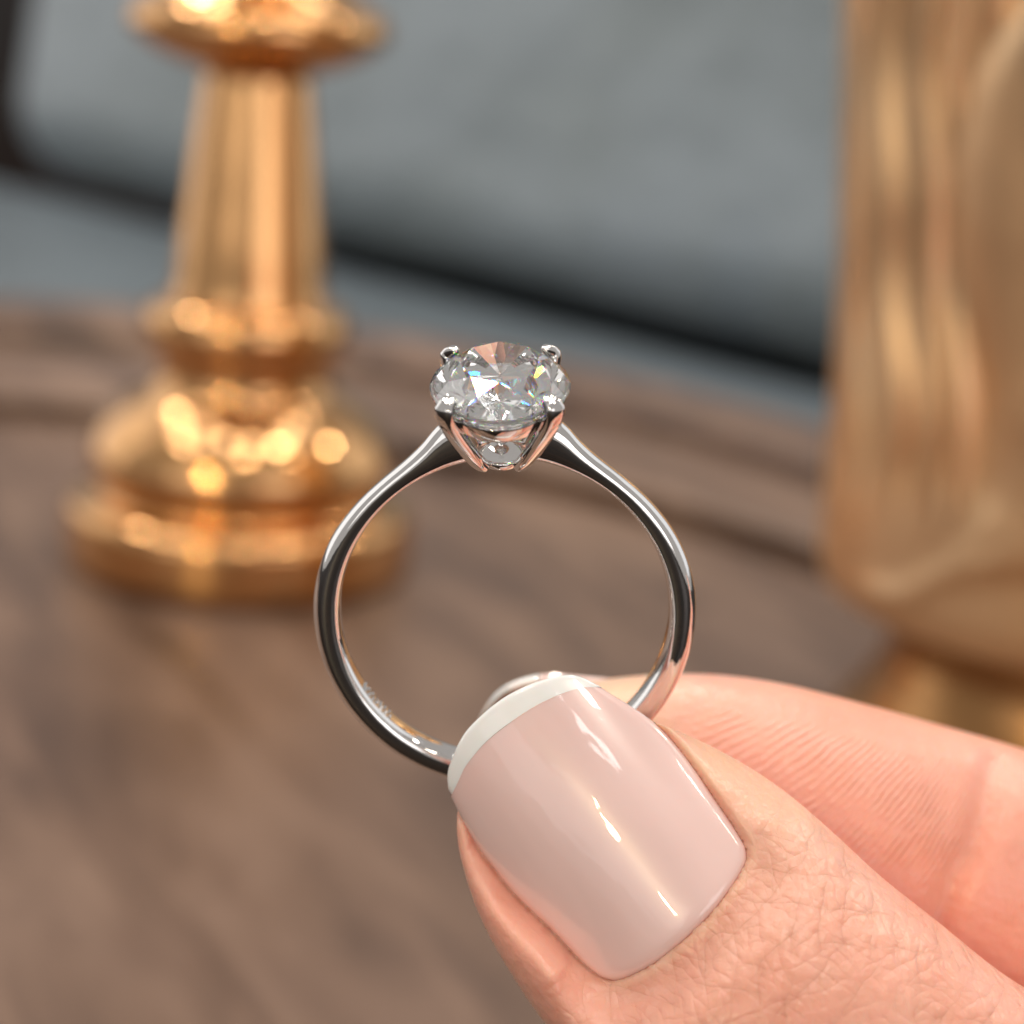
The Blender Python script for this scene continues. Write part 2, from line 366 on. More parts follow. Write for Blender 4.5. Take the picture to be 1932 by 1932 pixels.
# ------------------------------------------------------------------ chess pieces
def piece_frame(px, py):
    return gnd(px, py, 0.0)
def axis_height(base, py):
    """height above the table at which the vertical through base projects to row py"""
    lo, hi = -5.0, 300.0
    for _ in range(50):
        mid = (lo + hi) / 2; v = Vector((base.x, base.y, mid)) - CAM
        row = 966 - F * v.dot(UP) / v.dot(FW)
        if row > py: lo = mid
        else: hi = mid
    d = (Vector((base.x, base.y, lo)) - CAM).dot(FW)
    return lo, d
qb = piece_frame(450, 1050)
def prof_from_px(base, pts):
    out = []
    for hw, py in pts:
        z, d = axis_height(base, py); out.append((hw * d / F, max(z, 0.0)))
    return out
queen = empty('chess_queen', (qb.x * MM, qb.y * MM, 0.0005), 'tall polished gold chess piece with flared collar and slender stem on the wooden table', 'chess piece')
bp_ = prof_from_px(qb, [(310, 1050), (320, 1044), (324, 1020), (324, 980), (322, 955), (314, 942), (300, 935), (284, 931), (270, 925), (266, 913), (276, 896), (284, 870), (282, 842), (262, 800), (222, 764), (186, 742), (170, 728), (163, 705), (164, 680), (170, 662)])
V, Fc = lathe(smooth_prof(bp_, 4), 96); o = mesh_obj('base', V, Fc, M_gold, queen); fix_normals(o)
cp = prof_from_px(qb, [(160, 664), (178, 658), (190, 645), (194, 625), (193, 605), (186, 585), (168, 573), (148, 568)])
V, Fc = lathe(smooth_prof(cp, 4), 96); o = mesh_obj('collar', V, Fc, M_gold, queen); fix_normals(o)
sp = prof_from_px(qb, [(148, 571), (143, 540), (136, 470), (126, 380), (116, 280), (106, 190), (102, 150), (104, 138)])
V, Fc = lathe(smooth_prof(sp, 4), 96); o = mesh_obj('stem', V, Fc, M_gold, queen); fix_normals(o)
zt, dt = axis_height(qb, 138); k = dt / F
V, Fc = lathe(smooth_prof([(100 * k, zt - .3), (150 * k, zt + 1.0), (205 * k, zt + 3.2), (240 * k, zt + 5.6), (246 * k, zt + 7.6), (236 * k, zt + 9.8), (205 * k, zt + 11.5), (175 * k, zt + 13.5), (150 * k, zt + 16), (140 * k, zt + 17)], 5), 96)
o = mesh_obj('flared_collar', V, Fc, M_gold, queen); fix_normals(o)
V, Fc = lathe(smooth_prof([(139 * k, zt + 17), (120 * k, zt + 20), (115 * k, zt + 25), (135 * k, zt + 36), (170 * k, zt + 46), (172 * k, zt + 48), (150 * k, zt + 49), (60 * k, zt + 52), (40 * k, zt + 54), (55 * k, zt + 58), (40 * k, zt + 62), (5 * k, zt + 63)], 5), 96)
o = mesh_obj('crown', V, Fc, M_gold, queen); fix_normals(o)

rb = piece_frame(1985, 1452)
rook = empty('chess_rook', (rb.x * MM, rb.y * MM, 0.0005), 'broad gold chess piece with upright ribs and a smooth raised shoulder on the wooden table', 'chess piece')
V, Fc = lathe(smooth_prof(prof_from_px(rb, [(405, 1452), (425, 1440), (428, 1410), (420, 1385), (400, 1362), (385, 1345), (372, 1320), (355, 1290), (345, 1262), (338, 1240), (338, 1195), (345, 1160)]), 4), 96)
o = mesh_obj('base', V, Fc, M_gold_shade, rook); fix_normals(o)
z1, d1 = axis_height(rb, 1165); z2, d2 = axis_height(rb, 0)
def left_prof(base, pts):
    out = []
    for lx, py in pts:
        z, d = axis_height(base, py); v = Vector((base.x, base.y, z)) - CAM
        out.append((((966 + F * v.dot(RT) / d) - lx) * d / F, z))
    return out
tw = prof_from_px(rb, [(345, 1162), (405, 1150)]) + left_prof(rb, [(1562, 1136), (1550, 1112), (1548, 1080), (1551, 1040), (1558, 950), (1570, 800), (1580, 600), (1586, 300), (1590, 0)])
rT = tw[-1][0]
tw += [(rT, z2 + 8)]
_tp = np.array(smooth_prof(tw, 10)); n_ = 480
V, Fc = lathe([tuple(r) for r in _tp], n_)
VV = np.array(V); zz_ = VV[:, 2].copy()
# carved relief: upright ribs beside a smooth raised shoulder with a curved border and a sweeping foot
W_ = VV + np.array((rb.x, rb.y, 0.0)) - np.array(CAM); dd_ = W_ @ np.array(FW)
pxr = 966 + F * (W_ @ np.array(RT)) / dd_; pyr = 966 - F * (W_ @ np.array(UP)) / dd_
rad = np.hypot(VV[:, 0], VV[:, 1]); front = -((VV[:, 0] * W_[:, 0] + VV[:, 1] * W_[:, 1]) / (rad * np.hypot(W_[:, 0], W_[:, 1])))
ss = lambda t: np.clip(t, 0, 1) ** 2 * (3 - 2 * np.clip(t, 0, 1))
bxr = np.interp(pyr, [-400, 0, 90, 180, 300, 420, 540, 640, 740, 860, 960, 1050, 1140], [2080, 1935, 1870, 1828, 1806, 1800, 1812, 1838, 1866, 1882, 1872, 1830, 1700])
vis = ss((front - 0.05) / 0.15)
right_ = ss((pxr - bxr) / 70.0) * ss((1120 - pyr) / 60.0)
ribs = (1 - right_) * ss((pxr - 1600) / 30) * ss((bxr - pxr) / 30) * ss((1010 - pyr) / 160)
wob = 10 * np.sin(pyr / 170.0) + 6 * np.sin(pyr / 71.0)
offr = 1.0 * right_ - 0.6 * np.exp(-((pxr - bxr + 16) / 20) ** 2) * ss((1010 - pyr) / 90) + 0.85 * ribs * (np.cos(2 * np.pi * (pxr + wob) / 41.0) + 0.6 * np.cos(2 * np.pi * (pxr + 0.6 * wob) / 67.0))
foot = np.interp(pxr, [1560, 1640, 1700, 1780, 1840, 1880, 1900], [1112, 1128, 1134, 1092, 1040, 985, 940])
offr += 0.5 * np.exp(-((pyr - foot) / 30.0) ** 2) * ss((pxr - 1570) / 90) * ss((1905 - pxr) / 25)
VV[:, :2] *= (1 + offr * vis / rad)[:, None]
o = mesh_obj('tower', [tuple(v) for v in VV], Fc, M_gold_rook, rook); fix_normals(o)
V, Fc = lathe(smooth_prof([(rT - 1, z2 + 7.8), (rT + 2.5, z2 + 9), (rT + 3.5, z2 + 11.5), (rT + 2.5, z2 + 14), (rT + .5, z2 + 15)], 5), 128)
o = mesh_obj('cornice', V, Fc, M_gold, rook); fix_normals(o)
for q in range(6):                                # merlons of the parapet
    a0 = q * math.pi / 3; V = []; Fc = []; m_ = 8
    for j in range(m_ + 1):
        a = a0 + j * math.radians(40) / m_
        for r in (rT - 7, rT):
            for z in (z2 + 14.8, z2 + 26): V.append((r * math.cos(a), r * math.sin(a), z))
    for j in range(m_):
        b = 4 * j
        Fc += [(b, b + 1, b + 5, b + 4), (b + 2, b + 6, b + 7, b + 3), (b + 1, b + 3, b + 7, b + 5), (b, b + 4, b + 6, b + 2)]
    Fc += [(0, 2, 3, 1), (4 * m_, 4 * m_ + 1, 4 * m_ + 3, 4 * m_ + 2)]
    o = mesh_obj('merlon', V, Fc, M_gold, rook, smooth=False); fix_normals(o); bevel(o, 0.6)

# ------------------------------------------------------------------ ring
T = math.radians(25.5)
rc = cw(*pix(952, 1153, 108.0))
roll = math.radians(0.9)
ry_c = Vector((-math.sin(roll), math.cos(roll) * math.cos(T), math.sin(T)))     # camera right/up/towards
rz_c = Vector((0, -math.sin(T), math.cos(T)))
rz_c = (rz_c - ry_c * rz_c.dot(ry_c) / ry_c.length_squared).normalized(); ry_c.normalize()
rx_c = ry_c.cross(rz_c)
def c2w(v): return RT * v.x + UP * v.y - FW * v.z
RX, RY, RZ = c2w(rx_c), c2w(ry_c), c2w(rz_c)
ring = empty('diamond_ring', (0, 0, 0), 'white gold solitaire ring with an oval diamond held upright between two fingers', 'ring')
ring.matrix_world = Matrix(((RX.x, RY.x, RZ.x, rc.x * MM), (RX.y, RY.y, RZ.y, rc.y * MM), (RX.z, RY.z, RZ.z, rc.z * MM), (0, 0, 0, 1)))
RI, ROUT = 8.62, 10.05
# band: rounded D section swept from shoulder to shoulder
_k = np.array([(8, 11.35), (13, 11.15), (18, 10.75), (24, 10.15), (31, 9.80), (40, 9.68), (52, 9.74), (65, 9.90), (80, 10.02), (95, ROUT), (181, ROUT)])
_sp = np.array(smooth_prof([tuple(r) for r in _k], 8)); SH_D, SH_R = _sp[:, 0], _sp[:, 1]
V, Fc = [], []; ns_, nc = 260, 36
ph0 = math.radians(10)
for i in range(ns_ + 1):
    ph = ph0 + (2 * math.pi - 2 * ph0) * i / ns_
    u = min(ph, 2 * math.pi - ph)                       # angle away from the stone
    ud = math.degrees(u)
    ro = float(np.interp(ud, SH_D, SH_R)) + 0.12 * max(0, (u - 2.2))
    wd = 1.0 - 0.27 * math.exp(-((u - 0.62) / 0.5) ** 2)    # half width, pinched at the shoulders
    mid = (RI + ro) / 2; hr = (ro - RI) / 2
    for j in range(nc):
        a = 2 * math.pi * j / nc
        ca, sa = math.cos(a), math.sin(a)
        e = 0.95 if ca > 0 else 0.55                     # domed outside, flatter inside
        rr_ = mid + hr * math.copysign(abs(ca) ** e, ca)
        zz = wd * math.copysign(abs(sa) ** (0.92 if ca > 0 else 0.62), sa)
        V.append((rr_ * math.sin(ph), rr_ * math.cos(ph), zz))
for i in range(ns_):
    for j in range(nc):
        j2 = (j + 1) % nc; Fc.append((i * nc + j, i * nc + j2, (i + 1) * nc + j2, (i + 1) * nc + j))
Fc.append(tuple(range(nc - 1, -1, -1))); Fc.append(tuple(ns_ * nc + j for j in range(nc)))
band = mesh_obj('band', V, Fc, M_plat, ring); fix_normals(band)
band.rotation_euler.x = math.radians(-5.0)                # the head leans a little on its band
# hallmark punched inside the band
def tick(bmV, bmF, ang, z, da, dz, hgt=0.15):
    b = len(bmV)
    for (sa, sz) in ((-1, -1), (1, -1), (1, 1), (-1, 1)):
        a = ang + sa * da / 2
        for r in (RI + 0.03, RI - hgt):
            f = 1.0 if r > RI else 0.45
            a2 = ang + sa * da / 2 * f
            bmV.append((r * math.sin(a2), r * math.cos(a2), z + sz * dz / 2 * f))
    for q in range(4):
        q2 = (q + 1) % 4; bmF.append((b + 2 * q, b + 2 * q2, b + 2 * q2 + 1, b + 2 * q + 1))
    bmF.append((b + 1, b + 3, b + 5, b + 7))
hv, hf = [], []
for q in range(7):
    tick(hv, hf, math.radians(240.5 - q * 2.3), 0.05, math.radians(1.3), 1.0 if q not in (3,) else 0.45)
hm = mesh_obj('hallmark', hv, hf, M_plat, band, smooth=False); fix_normals(hm)

# stone: oval brilliant
HY = 0.08
SX, SZL, GY = 3.52, 5.05, 12.78 + HY
def brilliant():
    g = 0.035; NG = 96
    V, Fc = [], []
    def add(p): V.append(p); return len(V) - 1
    P = lambda r, a, h: np.array((r * math.cos(a), h, r * math.sin(a)))
    def half(n_, r_in, h_in, r_mid, slope, sgn, off):
        """one side of the stone: n_ mains, returns the girdle ring; facets are planar"""
        q = 2 * math.pi / n_; sub = NG // (2 * n_)
        h_mid = sgn * (1 - r_mid * math.cos(q / 2)) * slope
        inner = [add(P(r_in, k * q, h_in + off)) for k in range(n_)] if r_in > 0 else [add(np.array((0, h_in + off, 0)))] * n_
        mid = [add(P(r_mid, (k + .5) * q, h_mid + off)) for k in range(n_)]
        gd = [None] * NG
        for k in range(n_):
            for hf in (0, 1):
                a0 = k * q + hf * q / 2; a1 = a0 + q / 2
                s = P(r_mid, (k + .5) * q, h_mid); A = P(1, a0, 0); B = P(1, a1, 0); nu = np.cross(A - s, B - s)
                for j in range(sub + 1):
                    key = ((k * 2 + hf) * sub + j) % NG
                    if gd[key] is None:
                        a = a0 + (a1 - a0) * j / sub; p0 = P(1, a, 0)
                        gd[key] = add(P(1, a, off + s[1] - (nu[0] * (p0[0] - s[0]) + nu[2] * (p0[2] - s[2])) / nu[1]))
                b = (k * 2 + hf) * sub
                Fc.append((mid[k],) + tuple(gd[(b + j) % NG] for j in range(sub + 1)))
            if r_in > 0: Fc.append((inner[k], inner[(k + 1) % n_], mid[k]))
            Fc.append((inner[k], mid[k], gd[(k * 2 * sub) % NG], mid[(k - 1) % n_]))
        if r_in > 0: Fc.append(tuple(inner))
        return gd
    gu = half(8, 0.56, 0.34, 0.775, 0.34 / 0.44, 1, 0.0)
    gl = half(16, 0.0, -0.93, 0.42, 0.93, -1, -g)
    for b in range(NG):
        Fc.append((gu[b], gu[(b + 1) % NG], gl[(b + 1) % NG], gl[b]))
    return [(v[0] * SX, GY + v[1] * SX, v[2] * SZL) for v in V], Fc
V, Fc = brilliant()
dia = mesh_obj('oval_diamond', V, Fc, M_dia, ring, smooth=False); fix_normals(dia)
dia.data.materials.append(M_fire)
for pl in dia.data.polygons:                              # the small crown facets split the light into colours
    cy_ = pl.center.y * 1000
    if cy_ > GY + 0.2 and (len(pl.vertices) == 3 or (len(pl.vertices) == 4 and pl.center.x * pl.center.z > 1e-8)): pl.material_index = 1

def sweep(path, dims, name, mat, parent, ref, nseg=16, pw=0.6):
    """path of Vectors, dims (half width, half thickness) along it; ref(i) is the thickness direction"""
    V, Fc = [], []
    for i, p_ in enumerate(path):
        tg = (path[min(i + 1, len(path) - 1)] - path[max(i - 1, 0)]).normalized()
        rd = ref(i); rd = (rd - tg * rd.dot(tg)).normalized(); sd = tg.cross(rd)
        for j in range(nseg):
            a = 2 * math.pi * (j + .5) / nseg
            c_, s_ = math.copysign(abs(math.cos(a)) ** pw, math.cos(a)), math.copysign(abs(math.sin(a)) ** pw, math.sin(a))
            V.append(tuple(p_ + sd * (dims[i][0] * c_) + rd * (dims[i][1] * s_)))
    for i in range(len(path) - 1):
        for j in range(nseg):
            j2 = (j + 1) % nseg; Fc.append((i * nseg + j, i * nseg + j2, (i + 1) * nseg + j2, (i + 1) * nseg + j))
    Fc.append(tuple(range(nseg))); Fc.append(tuple((len(path) - 1) * nseg + j for j in range(nseg)))
    o = mesh_obj(name, V, Fc, mat, parent); fix_normals(o); return o
def cr3(pts, sub=7):
    return [Vector(p_) for p_ in smooth_prof(pts, sub)]
for sx in (-1, 1):
    for sz in (-1, 1):
        raw = [(0.92, 8.90, 1.28), (1.26, 9.45, 1.8), (1.88, 10.7, 2.68), (2.40, 11.9, 3.40), (2.60, 12.65, 3.72), (2.58, 13.05, 3.70), (2.40, 13.25, 3.46), (2.20, 13.32, 3.18)]
        path = cr3([(sx * a, b + HY, sz * c) for a, b, c in raw], 6)
        L = len(path) - 1
        dm = []
        for i in range(L + 1):
            t = i / L; wv_ = 0.38 + 0.14 * min(1, t * 1.6); th_ = 0.33 + 0.06 * min(1, t * 2)
            if t > 0.70: s_ = max(0.12, math.sqrt(max(0, 1 - ((t - 0.70) / 0.305) ** 2))); wv_ *= s_ * 0.92; th_ *= s_ * 0.92
            dm.append((wv_, th_))
        if sz < 0: dm = [(a_ * (1 - 0.28 * max(0, i_ / L - 0.55) / 0.45), b_ * (1 - 0.28 * max(0, i_ / L - 0.55) / 0.45)) for i_, (a_, b_) in enumerate(dm)]
        outd = Vector((sx * 0.57, 0, sz * 0.82))
        def rf(i, path=path, outd=outd):
            tg = (path[min(i + 1, L)] - path[max(i - 1, 0)]).normalized()
            # thickness direction: lies in the plane of the claw, at right angles to it
            nrm = Vector((0, 1, 0)).cross(outd); return tg.cross(nrm)
        sweep(path, dm, 'prong', M_plat, ring, rf)
# gallery rail under the girdle, base of the basket
def oval_band(name, prof, a_b, dip=0.0):
    V, Fc = [], []; n_ = 96
    for (k_, y) in prof:
        for j in range(n_):
            a = 2 * math.pi * j / n_
            dy = -dip * max(0, abs(math.sin(a)) - 0.55) / 0.45
            V.append((a_b[0] * k_ * math.cos(a), y + dy + HY, a_b[1] * k_ * math.sin(a)))
    m_ = len(prof)
    for i in range(m_):
        i2 = (i + 1) % m_
        for j in range(n_):
            j2 = (j + 1) % n_; Fc.append((i * n_ + j, i * n_ + j2, i2 * n_ + j2, i2 * n_ + j))
    o = mesh_obj(name, V, Fc, M_plat, ring); fix_normals(o); bevel(o, 0.06, 2); return o
oval_band('gallery_rail', [(0.90, 11.55), (0.98, 11.55), (1.09, 12.3), (1.08, 12.42), (1.0, 12.42), (0.90, 11.75)], (2.85, 4.15), 0.18)
oval_band('basket_base', [(0.03, 8.66), (0.6, 8.62), (1.0, 8.62), (1.14, 8.95), (1.10, 9.05), (0.86, 9.05), (0.5, 8.92), (0.03, 8.90)], (1.02, 1.35))

# ------------------------------------------------------------------ hand
# nail surface in camera millimetres, from picture coordinates along and across the thumb
Q = (0.634, 0.774); PQ = (0.774, -0.634)
def nail_depth(px, py):
    v = (Q[0] * px + Q[1] * py - 1630.0) / 570.0            # 0 tip .. 1 cuticle
    tmm = (PQ[0] * px + PQ[1] * py + 113.0) * 103.0 / F      # mm across
    zc = 104.7 - 4.1 * v - 1.3 * v * (1 - v)
    x = tmm - 0.7; R = 8.2
    x = np.clip(x, -7.6, 7.6)
    return zc + R - np.sqrt(R * R - x * x)
tip_outer = [(844, 1464), (851, 1436), (879, 1380), (938, 1325), (993, 1294), (1049, 1276), (1090, 1275), (1136, 1297)]
right_e = [(1205, 1342), (1250, 1377), (1299, 1436), (1354, 1516), (1389, 1568), (1406, 1598)]
cut_e = [(1405, 1630), (1368, 1689), (1320, 1745), (1243, 1811), (1170, 1848)]
left_e = [(1132, 1842), (1094, 1811), (1042, 1755), (973, 1689), (931, 1637), (896, 1589), (868, 1537), (851, 1503)]
smile = [(853, 1500), (866, 1470), (884, 1441), (924, 1391), (993, 1342), (1052, 1314), (1097, 1297), (1134, 1297)]
def resample(pts, n_):
    P = np.array(smooth_prof(pts, 8)); d = np.r_[0, np.cumsum(np.hypot(*np.diff(P, axis=0).T))]
    s = np.linspace(0, d[-1], n_); return np.c_[np.interp(s, d, P[:, 0]), np.interp(s, d, P[:, 1])]
def close_curve(pts, n_):
    P = pts + pts[:3]; Q_ = np.array(smooth_prof(P, 8))
    return Q_[8:8 + 8 * len(pts)]
smile = [(a_ + 1.5 * math.sin(q_ * 2.3), b_ + 1.5 * math.cos(q_ * 1.9)) if 0 < q_ < len(smile) - 1 else (a_, b_) for q_, (a_, b_) in enumerate(smile)]
nail_poly = close_curve(tip_outer + right_e + cut_e + left_e, 0)
plate_poly = close_curve(right_e + cut_e + left_e + smile, 0)

def build_nail(name, A, B, nu_, mat, parent, thick, origin, lift=None):
    """ruled patch between two picture curves A (distal) and B (proximal), projected on the nail surface, with thickness"""
    n_ = len(A); V, Fc = [], []
    top, bot = [], []
    for i in range(nu_ + 1):
        t = i / nu_
        for j in range(n_):
            p_ = A[j] * (1 - t) + B[j] * t
            d = float(nail_depth(p_[0], p_[1]))
            e = min(1.0, min(j, n_ - 1 - j) / 3.0, min(i, nu_ - i) / 3.0 if lift is None else lift(i, nu_))
            rnd = 0.16 * (1 - math.sqrt(max(0, 1 - (1 - e) ** 2)))
            top.append(tuple(cw(*pix(p_[0], p_[1], d + rnd)) - origin))
            bot.append(tuple(cw(*pix(p_[0], p_[1], d + thick)) - origin))
    V = top + bot; K = len(top)
    for i in range(nu_):
        for j in range(n_ - 1):
            a = i * n_ + j; f = (a, a + 1, a + n_ + 1, a + n_)
            Fc.append(f); Fc.append(tuple(K + x for x in reversed(f)))
    loop = [j for j in range(n_)] + [i * n_ + n_ - 1 for i in range(1, nu_ + 1)] + [nu_ * n_ + j for j in range(n_ - 2, -1, -1)] + [i * n_ for i in range(nu_ - 1, 0, -1)]
    for q in range(len(loop)):
        a, b = loop[q], loop[(q + 1) % len(loop)]
        if lift is not None and a >= nu_ * n_ and b >= nu_ * n_: continue      # joined to the plate here
        Fc.append((b, a, K + a, K + b))
    o = mesh_obj(name, V, Fc, mat, parent); fix_normals(o); return o

# --- raw volumes of the hand in camera mm
vols = []
def loft(sections, nseg=40):
    """sections: list of list of camera-mm points (closed loops)"""
    V = [p_ for s in sections for p_ in s]; Fc = []
    for i in range(len(sections) - 1):
        for j in range(nseg):
            j2 = (j + 1) % nseg; Fc.append((i * nseg + j, i * nseg + j2, (i + 1) * nseg + j2, (i + 1) * nseg + j))
    Fc.append(tuple(range(nseg - 1, -1, -1))); Fc.append(tuple((len(sections) - 1) * nseg + j for j in range(nseg)))
    vols.append((V, Fc))
def digit(stations, nseg=40, sub=6, pw=0.92):
    """stations: (Lx, Ly, Rx, Ry, front depth, back depth) in picture px / mm"""
    S = smooth_prof(stations, sub); secs = []
    for (lx, ly, rx, ry_, zf, zb) in S:
        zc = (zf + zb) / 2; b = (zb - zf) / 2
        l = Vector(pix(lx, ly, zc)); r = Vector(pix(rx, ry_, zc)); c = (l + r) / 2; e = (r - l) / 2
        sec = []
        for j in range(nseg):
            a = 2 * math.pi * j / nseg
            ca = math.copysign(abs(math.cos(a)) ** pw, math.cos(a)); sa = math.copysign(abs(math.sin(a)) ** pw, math.sin(a))
            sec.append(c + e * ca + Vector((0, 0, 1)) * (b * sa))
        secs.append(sec)
    loft(secs, nseg)
digit([(975, 1358, 992, 1346, 107.9, 108.9), (938, 1396, 1050, 1320, 106.4, 110.3), (905, 1438, 1120, 1312, 105.3, 111.1), (868, 1500, 1205, 1350, 104.4, 111.6),
       (858, 1560, 1300, 1387, 103.2, 111.9), (873, 1640, 1390, 1432, 102.0, 112.1), (904, 1728, 1482, 1492, 100.7, 112.3), (955, 1822, 1572, 1569, 99.3, 112.5),
       (1025, 1925, 1665, 1655, 98.2, 112.9), (1120, 2040, 1775, 1742, 97.4, 113.2), (1260, 2160, 1900, 1842, 97.2, 113.6), (1480, 2300, 2050, 1930, 97.6, 115),
       (1850, 2560, 2300, 2060, 98, 117), (2360, 2900, 2760, 2330, 97, 120), (2950, 3080, 3250, 2520, 101, 126), (3500, 3080, 3700, 2650, 106, 128), (3950, 2980, 4000, 2780, 112, 124)])
digit([(945, 1405, 945, 1425, 118.6, 120.0), (968, 1350, 960, 1480, 116.4, 121.9), (1030, 1312, 1005, 1555, 114.7, 123.0), (1130, 1283, 1080, 1640, 113.6, 124.2), (1300, 1270, 1220, 1722, 113.2, 125.4),
       (1450, 1284, 1350, 1775, 113.2, 126.2), (1600, 1319, 1480, 1830, 113.4, 126.8), (1750, 1360, 1620, 1880, 113.9, 127.2), (1932, 1412, 1780, 1940, 114.6, 127.8), (2120, 1478, 1950, 2020, 114.3, 128.8),
       (2380, 1580, 2180, 2130, 113.8, 130), (2680, 1690, 2480, 2250, 116, 134), (3000, 1740, 2900, 2300, 121, 140), (3600, 1800, 3560, 2480, 126, 150)])
def chain(pts):
    P = smooth_prof(pts, 4); secs = []
    for i, p_ in enumerate(P):
        c = Vector(p_[:3]); r = p_[3]
        tg = (Vector(P[min(i + 1, len(P) - 1)][:3]) - Vector(P[max(i - 1, 0)][:3])).normalized()
        s = tg.orthogonal().normalized() if abs(tg.y) > 0.9 else Vector((0, 1, 0)).cross(tg).normalized(); u_ = tg.cross(s)
        secs.append([c + s * (r * math.cos(2 * math.pi * j / 20)) + u_ * (r * math.sin(2 * math.pi * j / 20)) for j in range(20)])
    loft(secs, 20)
chain([(112, -52, 138, 9), (96, -49, 143, 9.5), (76, -46, 148, 8.6), (60, -47, 151, 8.2), (52, -52, 148, 7.6), (52, -58, 140, 7), (58, -63, 132, 6.4), (64, -65, 129, 3)])
chain([(116, -60, 138, 9), (100, -58, 145, 9), (82, -57, 149, 8.2), (68, -58, 150, 7.8), (62, -62, 145, 7.2), (64, -66, 137, 6.6), (72, -68, 131, 6), (78, -68, 128, 3)])
chain([(120, -64, 136, 8), (104, -65, 143, 7.6), (90, -66, 146, 7), (80, -68, 145, 6.4), (76, -70, 140, 6), (80, -71, 134, 5.6), (86, -71, 129, 3)])
chain([(86, -38, 133, 10), (100, -42, 133, 13), (120, -50, 130, 17), (140, -56, 124, 18), (160, -57, 120, 18), (190, -56, 116, 20), (240, -52, 112, 23), (260, -50, 110, 23)])
chain([(80, -50, 120, 9), (100, -54, 122, 15), (122, -56, 124, 18), (145, -57, 122, 17)])
chain([(70, -50, 112, 9), (90, -58, 113, 12), (115, -60, 118, 15), (140, -58, 120, 16)])
chain([(98, -52, 138, 8), (112, -57, 134, 11), (130, -57, 127, 14), (145, -57, 122, 14)])

HO = cw(0, -25, 106)                         # origin of the hand object, world mm
hand = empty('hand', HO * MM, 'hand with pale pink french-tipped nails pinching the diamond ring', 'hand')
bm_v, bm_f = [], []
for V, Fc in vols:
    b = len(bm_v); bm_v += [tuple(cw(*p_) - HO) for p_ in V]; bm_f += [tuple(b + x for x in f) for f in Fc]
# orient every closed volume outwards before the remesh
raw = mesh_obj('hand_raw', bm_v, bm_f, None); fix_normals(raw)
md = raw.modifiers.new('r', 'REMESH'); md.mode = 'VOXEL'; md.voxel_size = 0.00046
ms = raw.modifiers.new('s', 'SMOOTH'); ms.factor = 0.5; ms.iterations = 12
dg = bpy.context.evaluated_depsgraph_get(); dg.update()
ev = raw.evaluated_get(dg); me = bpy.data.meshes.new_from_object(ev)
bpy.data.objects.remove(raw)

def cam_coords(co):
    W = co * 1000.0 + np.array(HO) - np.array(CAM)
    d = W @ np.array(FW); x = W @ np.array(RT); y = W @ np.array(UP)
    return x, y, d, 966 + F * x / d, 966 - F * y / d
def get_co(me):
    a = np.empty(len(me.vertices) * 3, np.float32); me.vertices.foreach_get('co', a); return a.reshape(-1, 3).astype(float)
# finer mesh round the thumb nail
for _ in range(1):
    bm = bmesh.new(); bm.from_mesh(me); bm.verts.ensure_lookup_table()
    co = np.array([v.co[:] for v in bm.verts]); x, y, d, px, py = cam_coords(co)
    sel = (px > 800) & (px < 1500) & (py > 1250) & (py < 1932) & (d < 108.5)
    es = [e for e in bm.edges if sel[e.verts[0].index] and sel[e.verts[1].index]]
    bmesh.ops.subdivide_edges(bm, edges=es, cuts=2, use_grid_fill=True)
    bm.to_mesh(me); bm.free()
co = get_co(me); x, y, d, px, py = cam_coords(co)
nrm = np.empty(len(me.vertices) * 3, np.float32); me.vertices.foreach_get('normal', nrm); nrm = nrm.reshape(-1, 3)
facing = -(nrm @ np.array(FW))
def poly_sd(px, py, poly):
    """signed distance in px (negative inside) and nearest boundary point"""
    best = np.full(len(px), 1e9); bx = np.zeros(len(px)); by = np.zeros(len(px)); inside = np.zeros(len(px), bool)
    n_ = len(poly)
    for i in range(n_):
        x0_, y0_ = poly[i]; x1_, y1_ = poly[(i + 1) % n_]
        ex, ey = x1_ - x0_, y1_ - y0_; L2 = ex * ex + ey * ey + 1e-9
        t = np.clip(((px - x0_) * ex + (py - y0_) * ey) / L2, 0, 1); qx = x0_ + t * ex; qy = y0_ + t * ey
        dd = np.hypot(px - qx, py - qy); m_ = dd < best; best[m_] = dd[m_]; bx[m_] = qx[m_]; by[m_] = qy[m_]
        cr_ = ((y0_ > py) != (y1_ > py)) & (px < (x1_ - x0_) * (py - y0_) / (y1_ - y0_ + 1e-12) + x0_); inside ^= cr_
    best[inside] *= -1; return best, bx, by
idx = np.where((px > 780) & (px < 1560) & (py > 1240) & (py < 2000) & (d < 109) & (facing > -0.2))[0]
sd, bx, by = poly_sd(px[idx], py[idx], nail_poly)
sdm = sd * 103.0 / F                                       # mm
nd = nail_depth(px[idx], py[idx]); nb = nail_depth(bx, by)
dist_q = Q[0] * px[idx] + Q[1] * py[idx]; acr = PQ[0] * px[idx] + PQ[1] * py[idx] + 113
v_ = (dist_q - 1630) / 570.0
z = d[idx].copy()
ins = sdm < 0
tipw = np.clip((v_ - 0.10) / 0.2, 0, 1)                     # flesh only meets the nail behind the free edge
tgt_in = nd + 0.42
z[ins] = np.where(z[ins] < tgt_in[ins], tgt_in[ins], z[ins] * (1 - tipw[ins]) + tgt_in[ins] * tipw[ins])
prox = np.clip((v_ - 0.80) / 0.15, 0, 1); left = np.clip(-acr / 120.0, 0, 1) * (1 - prox); right = np.clip(acr / 120.0, 0, 1) * (1 - prox)
o_ = ~ins
dm_ = sdm[o_]
fold = -0.22 * np.exp(-((dm_ - 0.45) / 0.4) ** 2)            # raised cuticle or side fold
bw = bx[o_] * 0.9 + by[o_] * 0.7
